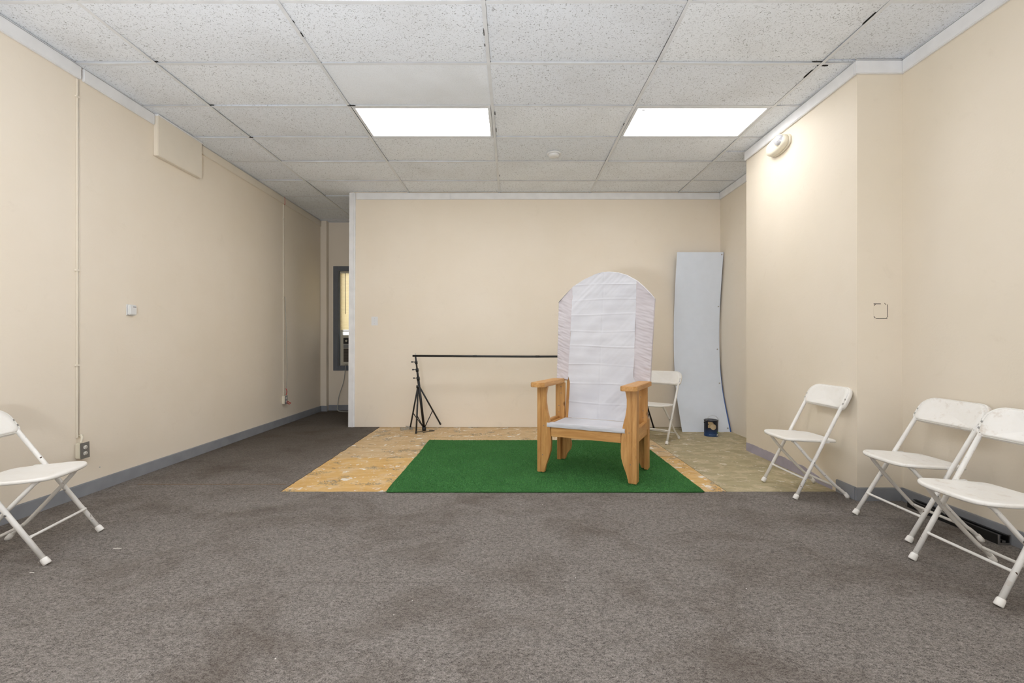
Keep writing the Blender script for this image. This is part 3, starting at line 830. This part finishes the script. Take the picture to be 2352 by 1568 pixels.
# rolled edge over the arch (all the way round)
def topband(u, v):
    i = u * (len(ARCH) - 1); k = min(int(i), len(ARCH) - 2); t = i - k
    x = ARCH[k][0] + (ARCH[k + 1][0] - ARCH[k][0]) * t; z = ARCH[k][1] + (ARCH[k + 1][1] - ARCH[k][1]) * t
    a = math.pi * v
    y = yback(z) - .004 + .026 - .026 * math.cos(a); zz = z + .006 * math.sin(a) + .0015 * noise.noise((x * 30, v * 2, 0))
    if v > .98: zz -= .0
    return (x, y, zz)
MB().grid(topband, 72, 8).build('cover_hem', CLOTH, tr, recalc=False)
for s in (-1, 1):
    inner = abs(CWL) if s < 0 else CWR
    def side(u, v, s=s, inner=inner):
        z0 = .765
        # u 0 = inner seam, .8 = outer edge, 1 = wrapped round the back
        uu = min(u / .82, 1.0)
        zt_ = None
        xo = .46
        x = inner + (xo - inner) * uu
        ztop = arch(s * x)
        z = z0 + (ztop - z0) * v
        x = inner + (hwz(z) - inner) * uu
        sag = .0075 * noise.noise((uu * 1.6, z * 26 + uu * (1.2 if s > 0 else -1.8), 11 + s)) + .006 * noise.noise((uu * 2, z * 55 + uu * 3 * s, 20 + s)) * (1.0 if .8 < z < 1.45 else .4)
        amp = .35 + .9 * uu
        y = yback(z) - .002 + .012 * uu * uu - sag * amp
        if u > .82:
            t = (u - .82) / .18; x += .004 * math.sin(math.pi * t); y += .045 * t
        return (s * x, y, z + .004 * noise.noise((uu * 3, z * 20, 2)) * (0 if v in (0, 1) else 1))
    sc_ = MB().grid(side, 40, 240).build('side_cover', CLOTHP, tr, recalc=False)
    sc_['label'] = 'sheer pinkish side strip of the back cover'
# seat cover
def seatc(u, v):
    # v 0: front lower edge, up to .1 top edge, then back
    hx = .333
    x = -hx + 2 * hx * u
    drop = .040 + .004 * noise.noise((x * 7, 0, 3))
    if v < .12:
        t = v / .12; z = .434 - drop * (1 - t); y = -.006 - .003 * math.sin(math.pi * t) - .003 * noise.noise((x * 20, t * 2, 0))
    else:
        t = (v - .12) / .88; y = -.002 + .455 * t; z = .434 - .030 * t - .010 * math.sin(math.pi * t) + .004 * noise.noise((x * 6, y * 6, 1)) + .0035 * noise.noise((x * 14 + y * 8, y * 3, 5))
        z -= .006 * math.exp(-t / .02)
    ed = min(u, 1 - u)
    if ed < .03 and v >= .12: z -= .018 * (1 - ed / .03) ** 2
    return (x, y, z)
MB().grid(seatc, 90, 90).build('seat_cover', CLOTH, tr, recalc=False)
MB().box(-.330, .330, .001, .445, .3965, .412).build('seat_pad', CLOTH, tr, bevel=.004)

# ================================================================== folding chairs
def rrect(hw0, w0, w1, rt, rb):
    pts = []
    for cx, cz, r, a0 in ((hw0 - rt, w1 - rt, rt, 0), (-(hw0 - rt), w1 - rt, rt, 90), (-(hw0 - rb), w0 + rb, rb, 180), (hw0 - rb, w0 + rb, rb, 270)):
        for k in range(9):
            a = math.radians(a0 + 90 * k / 8); pts.append((cx + r * math.cos(a), cz + r * math.sin(a)))
    return pts
TD = Vector((0, .475, .88)).normalized(); TN = Vector((0, -TD.z, TD.y))
def folding_chair(label, loc, rz, plastic, rec=.54):
    t = thing('folding_chair', label, 'chair', loc, rz, 'white folding chairs')
    TD = Vector((0, rec, 1)).normalized(); TN = Vector((0, -TD.z, TD.y)); dy = (rec - .54) * .42; dl = (rec - .54) * .30
    for s in (-1, 1):
        a = Vector((s * .214, .006, .022)); c_ = a + TD * .826; c_.x = s * .203
        lg = MB().tube([a, a.lerp(c_, .3), a.lerp(c_, .6), c_], .0122, 12).build('front_leg', CMET, t)
        d = (c_ - a).normalized(); p0 = a - d * .024
        MB().tube([p0 + d * .0, p0 + d * .005, p0 + d * .03, p0 + d * .036], [.0165, .018, .0165, .0135], 14).build('foot_cap', CPLA, lg)
        MB().tube([(s * .226, .006 + .24 * rec, .262), (s * .190, .006 + .24 * rec, .262)], .005, 8).build('rivet', STEEL, lg)
        pth = smooth_path([(s * .166, .012 + dy, .412), (s * .166, .032 + dy, .398), (s * .172, .062 + dy, .361), (s * .180, .146 + dy, .262), (s * .183, .30 + dl, .100), (s * .186, .345 + dl, .062), (s * .190, .384 + dl, .026), (s * .191, .394 + dl, .016)], 5)
        rl = MB().tube(pth, .0105, 10).build('rear_leg', CMET, t)
        MB().tube([(s * .191, .401 + dl, .001), (s * .1905, .395 + dl, .012), (s * .190, .378 + dl, .034)], [.0150, .0150, .0130], 12).build('foot_cap', CPLA, rl)
        # seat hinge bracket
        MB().box(min(s * .186, s * .204), max(s * .186, s * .204), .205 + dy, .262 + dy, .398, .420).build('seat_bracket', CMET, t, bevel=.002)
    MB().tube(smooth_path([(-.208, .070, .142), (-.19, .069, .142), (-.15, .068, .142), (0, .068, .142), (.15, .068, .142), (.19, .069, .142), (.208, .070, .142)], 3), [.0085] * 3 + [.0075] * 13 + [.0085] * 3, 8).build('front_stretcher', CMET, t)
    MB().tube(smooth_path([(-.182, .318 + dl, .086), (-.165, .326 + dl, .078), (0, .328 + dl, .075), (.165, .326 + dl, .078), (.182, .318 + dl, .086)], 3), .0085, 8).build('rear_stretcher', CMET, t)
    # seat
    so = smooth_closed([(0, -.035), (.10, -.033), (.160, -.018), (.194, .018), (.203, .07), (.198, .14), (.188, .22), (.176, .30), (.160, .338), (.10, .346), (0, .347),
                        (-.10, .346), (-.160, .338), (-.176, .30), (-.188, .22), (-.198, .14), (-.203, .07), (-.194, .018), (-.160, -.018), (-.10, -.033)], 3)
    def sf(u, v, o):
        z = .431 - .055 * (v + .035) + o
        if v < .04: z -= .010 * ((.04 - v) / .075) ** 2
        return (u, v + dy, z)
    MB().rings(so, [(.93, -.014), (.985, -.016), (1, -.010), (1, -.003), (.985, .002), (.95, .0035), (.85, .000), (.6, -.004), (.3, -.006), (.05, -.006)], sf).build('seat', plastic, t)
    # backrest shell
    bo = rrect(.229, 0, .178, .088, .035)
    org = Vector((0, .006, .022)) + TD * .704
    def bf_(u, v, o):
        p = org + TD * v + TN * (o - .030 * (1 - (u / .229) ** 2))
        return (u, p.y, p.z)
    br = MB().rings(bo, [(.90, -.020), (.97, -.020), (1, -.013), (1, .006), (.985, .011), (.955, .011), (.935, .004), (.93, .004), (.925, .016), (.90, .020), (.8, .021), (.55, .020), (.3, .019), (.05, .019)], bf_)
    br.build('backrest', plastic, t)
    for s in (-1, 1):
        for v in (.040, .075):
            p = Vector(bf_(s * .217, v, .010)); q = p + TN * .006
            MB().tube([p, q], .0055, 10).build('rivet', STEEL, t)
    return t
def place(label, x, y, facing, plastic=CPLA, z=.006, rec=.54):
    # (x, y): midpoint of the two front feet; facing in degrees: 0 = towards -y, rotates ccw
    return folding_chair(label, (x, y, z + .002), math.radians(facing), plastic, rec)
# facing -x  -> local -y maps to -x : rotate by -90
place('white folding chair by the right chase, nearest the bare plywood', 2.046, 3.575, -90, CPLA, .005, .52)
place('scuffed white folding chair in front of the chase corner, second from the right', 2.250, 2.845, -92, CPLD, .006, .60)
place('chipped white folding chair at right edge of frame, nearest the viewer', 2.082, 2.205, -90, CPLD, .006, .53)
place('white folding chair alone at the left wall', -2.415, 2.575, 103, CPLA, .006, .66)
place('white folding chair behind the wooden throne, beside the paint can', 1.565, 5.335, -42, CPLA, 0)

# ================================================================== backdrop stand (two tripods and a crossbar)
st = thing('backdrop_stand', 'black backdrop stand with long crossbar, by the back wall behind the throne', 'backdrop stand', (0, 0, 0))
def tripod(bx, by, top, hub, feet, light=0):
    base_ = Vector((bx, by, .035)); top = Vector(top); hub = Vector(hub)
    d = (top - base_)
    P = lambda t: base_ + d * t
    MB().tube([P(0), P(.70)], .0165, 12).build('column', BLACKM, st)
    MB().tube([P(.68), P(.82)], .0135, 12).build('column_stage', BLACKM, st)
    MB().tube([P(.80), P(1.0)], .0105, 12).build('column_tip', BLACKM, st)
    for t, r in ((.694, .021), (.81, .019), (.915, .017)):
        c = MB().tube([P(t - .022), P(t + .022)], r, 14)
        c.tube([P(t), P(t) + Vector((-.045, -.01, .008))], .0045, 8)
        c.box(P(t).x - .062, P(t).x - .040, P(t).y - .016, P(t).y - .006, P(t).z - .002, P(t).z + .014)
        c.build('clamp_collar', BLACKM, st)
    MB().tube([hub + Vector((0, 0, -.018)), hub + Vector((0, 0, .018))], .026, 14).build('leg_hub', BLACKM, st)
    MB().tube([base_ + Vector((0, 0, -.025)), base_ + Vector((0, 0, .02))], .026, 14).build('brace_hub', BLACKM, st)
    for f in feet:
        f = Vector(f); h = hub + (f - hub).normalized() * .03; h.z = hub.z
        lg = MB().tube([h, f], .0105, 10).build('leg', BLACKM, st)
        MB().tube([f + (h - f).normalized() * .03, f], .0125, 10).build('rubber_foot', BLACKM, lg)
        mid = h.lerp(f, .62); MB().tube([base_ + (mid - base_).normalized() * .02, mid], .006, 8).build('brace', BLACKM, st)
        MB().tube([hub, h], .012, 8).build('hub_arm', BLACKM, st)
# first tripod
tripod(-1.128, 5.98, (-1.228, 5.93, .965), (-1.198, 5.955, .575), [(-1.335, 6.10, .012), (-1.185, 5.76, .012), (-.95, 6.20, .05)])
tripod(1.70, 5.98, (1.62, 5.95, .965), (1.645, 5.965, .575), [(1.50, 6.10, .012), (1.62, 5.74, .012), (1.865, 6.12, .012)])
MB().tube([(-1.265, 5.93, .970), (-.60, 5.93, .966), (.2, 5.935, .960), (.9, 5.94, .962), (1.66, 5.95, .968)], .0135, 12).build('crossbar', BLACKM, st)
for x in (-.5, .3, 1.0): MB().tube([(x, 5.935, .9655 if x < 0 else .961), (x + .05, 5.935, .9655 if x < 0 else .961)], .0150, 12).build('bar_joint', BLACKM, st)
MB().tube([(-1.228, 5.93, .96), (-1.228, 5.93, 1.0)], .006, 8).build('spigot', STEEL, st)
# coiled cable by the tripod foot
cc = []
for k in range(60):
    a = k * .35; r = .055 + .012 * math.sin(k * .7); cc.append((math.cos(a) * r * 1.3, math.sin(a) * r * .8, .005 + .0006 * k + .004 * math.sin(k)))
cc += [(.16, .02, .006), (.22, -.03, .005), (.28, .0, .005), (.33, .05, .005)]
cb = MB().tube([Vector(p) + Vector((0, 0, .001)) for p in smooth_path(cc, 3)], .003, 6).build('coiled_cable', M_plain('pale sheathed wire', (.40, .38, .33), .5, .4), None, loc=(-1.37, 6.05, 0))
tag(cb, 'small coil of thin pale wire at the tripod foot', 'cable')
cb2 = MB().tube(smooth_path([(-.09, -.06, .004), (-.02, -.04, .004), (.0, -.075, .004), (.06, -.03, .005), (.12, .02, .004), (.10, .05, .004), (.05, .04, .004)], 5), .004, 6).build('black_wire', BLACKM, None, loc=(-1.12, 5.97, .0))
tag(cb2, 'short black wire on plywood beneath the left tripod column', 'cable')

# ================================================================== leaning white sheet
wp = thing('white_panel', 'tall flexible white plastic sheet with blue back leaning in the corner', 'panel', (2.474, 5.93, 0))
PR = [(.0, .0), (.055, .12), (.125, .27), (.19, .42), (.245, .60), (.285, .80), (.305, 1.0), (.312, 1.2), (.305, 1.45), (.275, 1.75), (.235, 2.02), (.185, 2.325)]
prp = smooth_path([(0, y, z) for y, z in PR], 5)
def sheet(m, x0, x1, off, th, xfn=None):
    n = len(prp)
    for i in range(n): pass
    vs = []
    for i, p in enumerate(prp):
        t = (prp[min(i + 1, n - 1)] - prp[max(i - 1, 0)]).normalized(); nr = Vector((0, t.z, -t.y))
        xx1 = x1 + (xfn(p.z) if xfn else 0)
        for (x, o) in ((x0, off), (xx1, off), (xx1, off + th), (x0, off + th)):
            q = p + nr * o; vs.append((x, q.y, max(q.z, .001)))
    fs = [(0, 1, 2, 3), tuple((n - 1) * 4 + k for k in (3, 2, 1, 0))]
    for i in range(n - 1):
        for k in range(4):
            fs.append((i * 4 + k, i * 4 + (k + 1) % 4, (i + 1) * 4 + (k + 1) % 4, (i + 1) * 4 + k))
    m.add(vs, fs, False); return m
o = sheet(MB(), -.307, .302, 0, .003).build('sheet', PANELW, wp)
sheet(MB(), -.300, .304, .0035, .0015, lambda z: .016 * max(0, 1 - z / .95) + .001).build('backing_film', PANELB, wp)['label'] = 'blue film backing'
for z in (.045, .60, 1.05, 1.62, 2.295):
    y = None
    for p, q in zip(prp, prp[1:]):
        if p.z <= z <= q.z: y = p.y + (q.y - p.y) * (z - p.z) / (q.z - p.z)
    g = MB().lathe([(.010, -.001), (.009, -.0035), (.005, -.003)], (.282 if z not in (.6, 1.05) else .276, y, z), 'y', 14)
    g.build('grommet', STEEL, wp)
# ================================================================== paint can
pc = thing('paint_can', 'dark blue one gallon paint can in front of the white sheet', 'paint can', (2.435, 5.70, .0))
lab = NT('dark blue paint can label', .35, .5)
tcx = lab.n('ShaderNodeTexCoord'); sx = lab.n('ShaderNodeSeparateXYZ'); lab.l(tcx.outputs['Object'], sx.inputs[0])
def rng(v, a, b):
    return lab.math('MULTIPLY', lab.math('GREATER_THAN', v, a), lab.math('LESS_THAN', v, b))
fx, fz = sx.outputs[0], sx.outputs[2]; fy = sx.outputs[1]
front = lab.math('LESS_THAN', fy, 0.0)
c = lab.mix(lab.ramp(fz, [(.03, 0), (.1, 1)]), (.01, .05, .16), (.008, .014, .035))
n_ = lab.noise(lab.co(), 30, 4, .6)
beige = lab.math('MULTIPLY', lab.math('MULTIPLY', rng(fz, .105, .178), rng(fx, -.06, -.005)), lab.math('GREATER_THAN', n_, .42))
c = lab.mix(lab.math('MULTIPLY', beige, front), c, (.50, .38, .22))
r2_ = lab.math('ADD', lab.math('POWER', lab.math('ADD', fx, .005), 2), lab.math('POWER', lab.math('SUBTRACT', fz, .118), 2))
c = lab.mix(lab.math('MULTIPLY', lab.math('LESS_THAN', r2_, .00115), front), c, (.62, .50, .33))
c = lab.mix(lab.math('MULTIPLY', rng(fz, .038, .062), lab.math('MULTIPLY', rng(fx, .052, .072), front)), c, (.20, .55, .05))
c = lab.mix(lab.math('MULTIPLY', rng(fz, .012, .03), lab.math('MULTIPLY', rng(fx, .04, .066), front)), c, (.75, .75, .70))
c = lab.mix(lab.math('MULTIPLY', rng(fz, .022, .026), lab.math('MULTIPLY', rng(fx, -.05, .02), front)), c, (.25, .35, .5))
lab.col(c)
MB().lathe([(.081, 0), (.083, .003), (.081, .007), (.0805, .010), (.0805, .182), (.083, .186), (.083, .191)], (0, 0, 0), 'z', 40).build('can_body', lab.m, pc)
MB().lathe([(.083, .190), (.084, .194), (.080, .197), (.072, .195), (.068, .190)], (0, 0, 0), 'z', 40).build('lid', M_plain('black smeared lid', (.03, .03, .03), .3, .5), pc)
hp = [(math.cos(a) * .070, -.045 , .192 + math.sin(a) * .060) for a in [math.pi * k / 20 for k in range(21)]]
hp = [(.083, 0, .165), (.086, -.012, .180)] + hp + [(-.086, -.012, .180), (-.083, 0, .165)]
MB().tube(hp, .002, 6).build('bail_handle', STEEL, pc)
for s in (-1, 1): MB().lathe([(.009, s * .080), (.008, s * .086), (.004, s * .088)], (0, 0, .163), 'x', 14).build('handle_ear', BLACKM, pc)

# ================================================================== black rail on the floor by the right wall
rl = thing('metal_rail', 'black metal rail lying along the right wall behind the chairs', 'rail', (2.745, 2.90, .0065))
m = MB(); L2 = .30
m.box(-.030, .030, -L2, L2, 0, .004).box(-.030, -.026, -L2, L2, .004, .052).box(.026, .030, -L2, L2, .004, .052).box(-.026, -.012, -L2, L2, .048, .052).box(.012, .026, -L2, L2, .048, .052)
m.build('channel', BLACKM, rl)
MB().box(-.034, .034, -L2 - .006, -L2, 0, .010).box(-.034, -.026, -L2 - .006, -L2, .010, .056).box(.026, .034, -L2 - .006, -L2, .010, .056).build('end_bracket', STEEL, rl)
MB().box(-.010, .010, -L2, L2, .012, .022).build('inner_track', STEEL, rl)
MB().tube(smooth_path([(-.03, .02, .05), (-.04, .05, .075), (-.03, .08, .06), (-.036, .10, .03)], 4), .002, 6).build('loose_wire', STEEL, rl)

# small debris on the carpet: white crumbs, one object nobody would count
m = MB()
for k in range(60):
    x, y = random.uniform(-2.9, 2.6), random.uniform(1.6, 3.45); s = random.uniform(.0008, .0022)
    m.box(x - s, x + s * random.uniform(.4, 1.2), y - s * .6, y + s, .0062, .0062 + s)
for (x, y, l) in ((-2.16, 2.55, .022), (-2.35, 2.28, .01)):
    m.box(x - l, x + l, y - .002, y + .002, .0062, .009)
dbr = m.build('debris', M_plain('white crumbs', (.75, .72, .66), .8, .2), None); dbr['kind'] = 'stuff'
tag(dbr, 'tiny white crumbs of debris scattered over the grey carpet', 'debris')
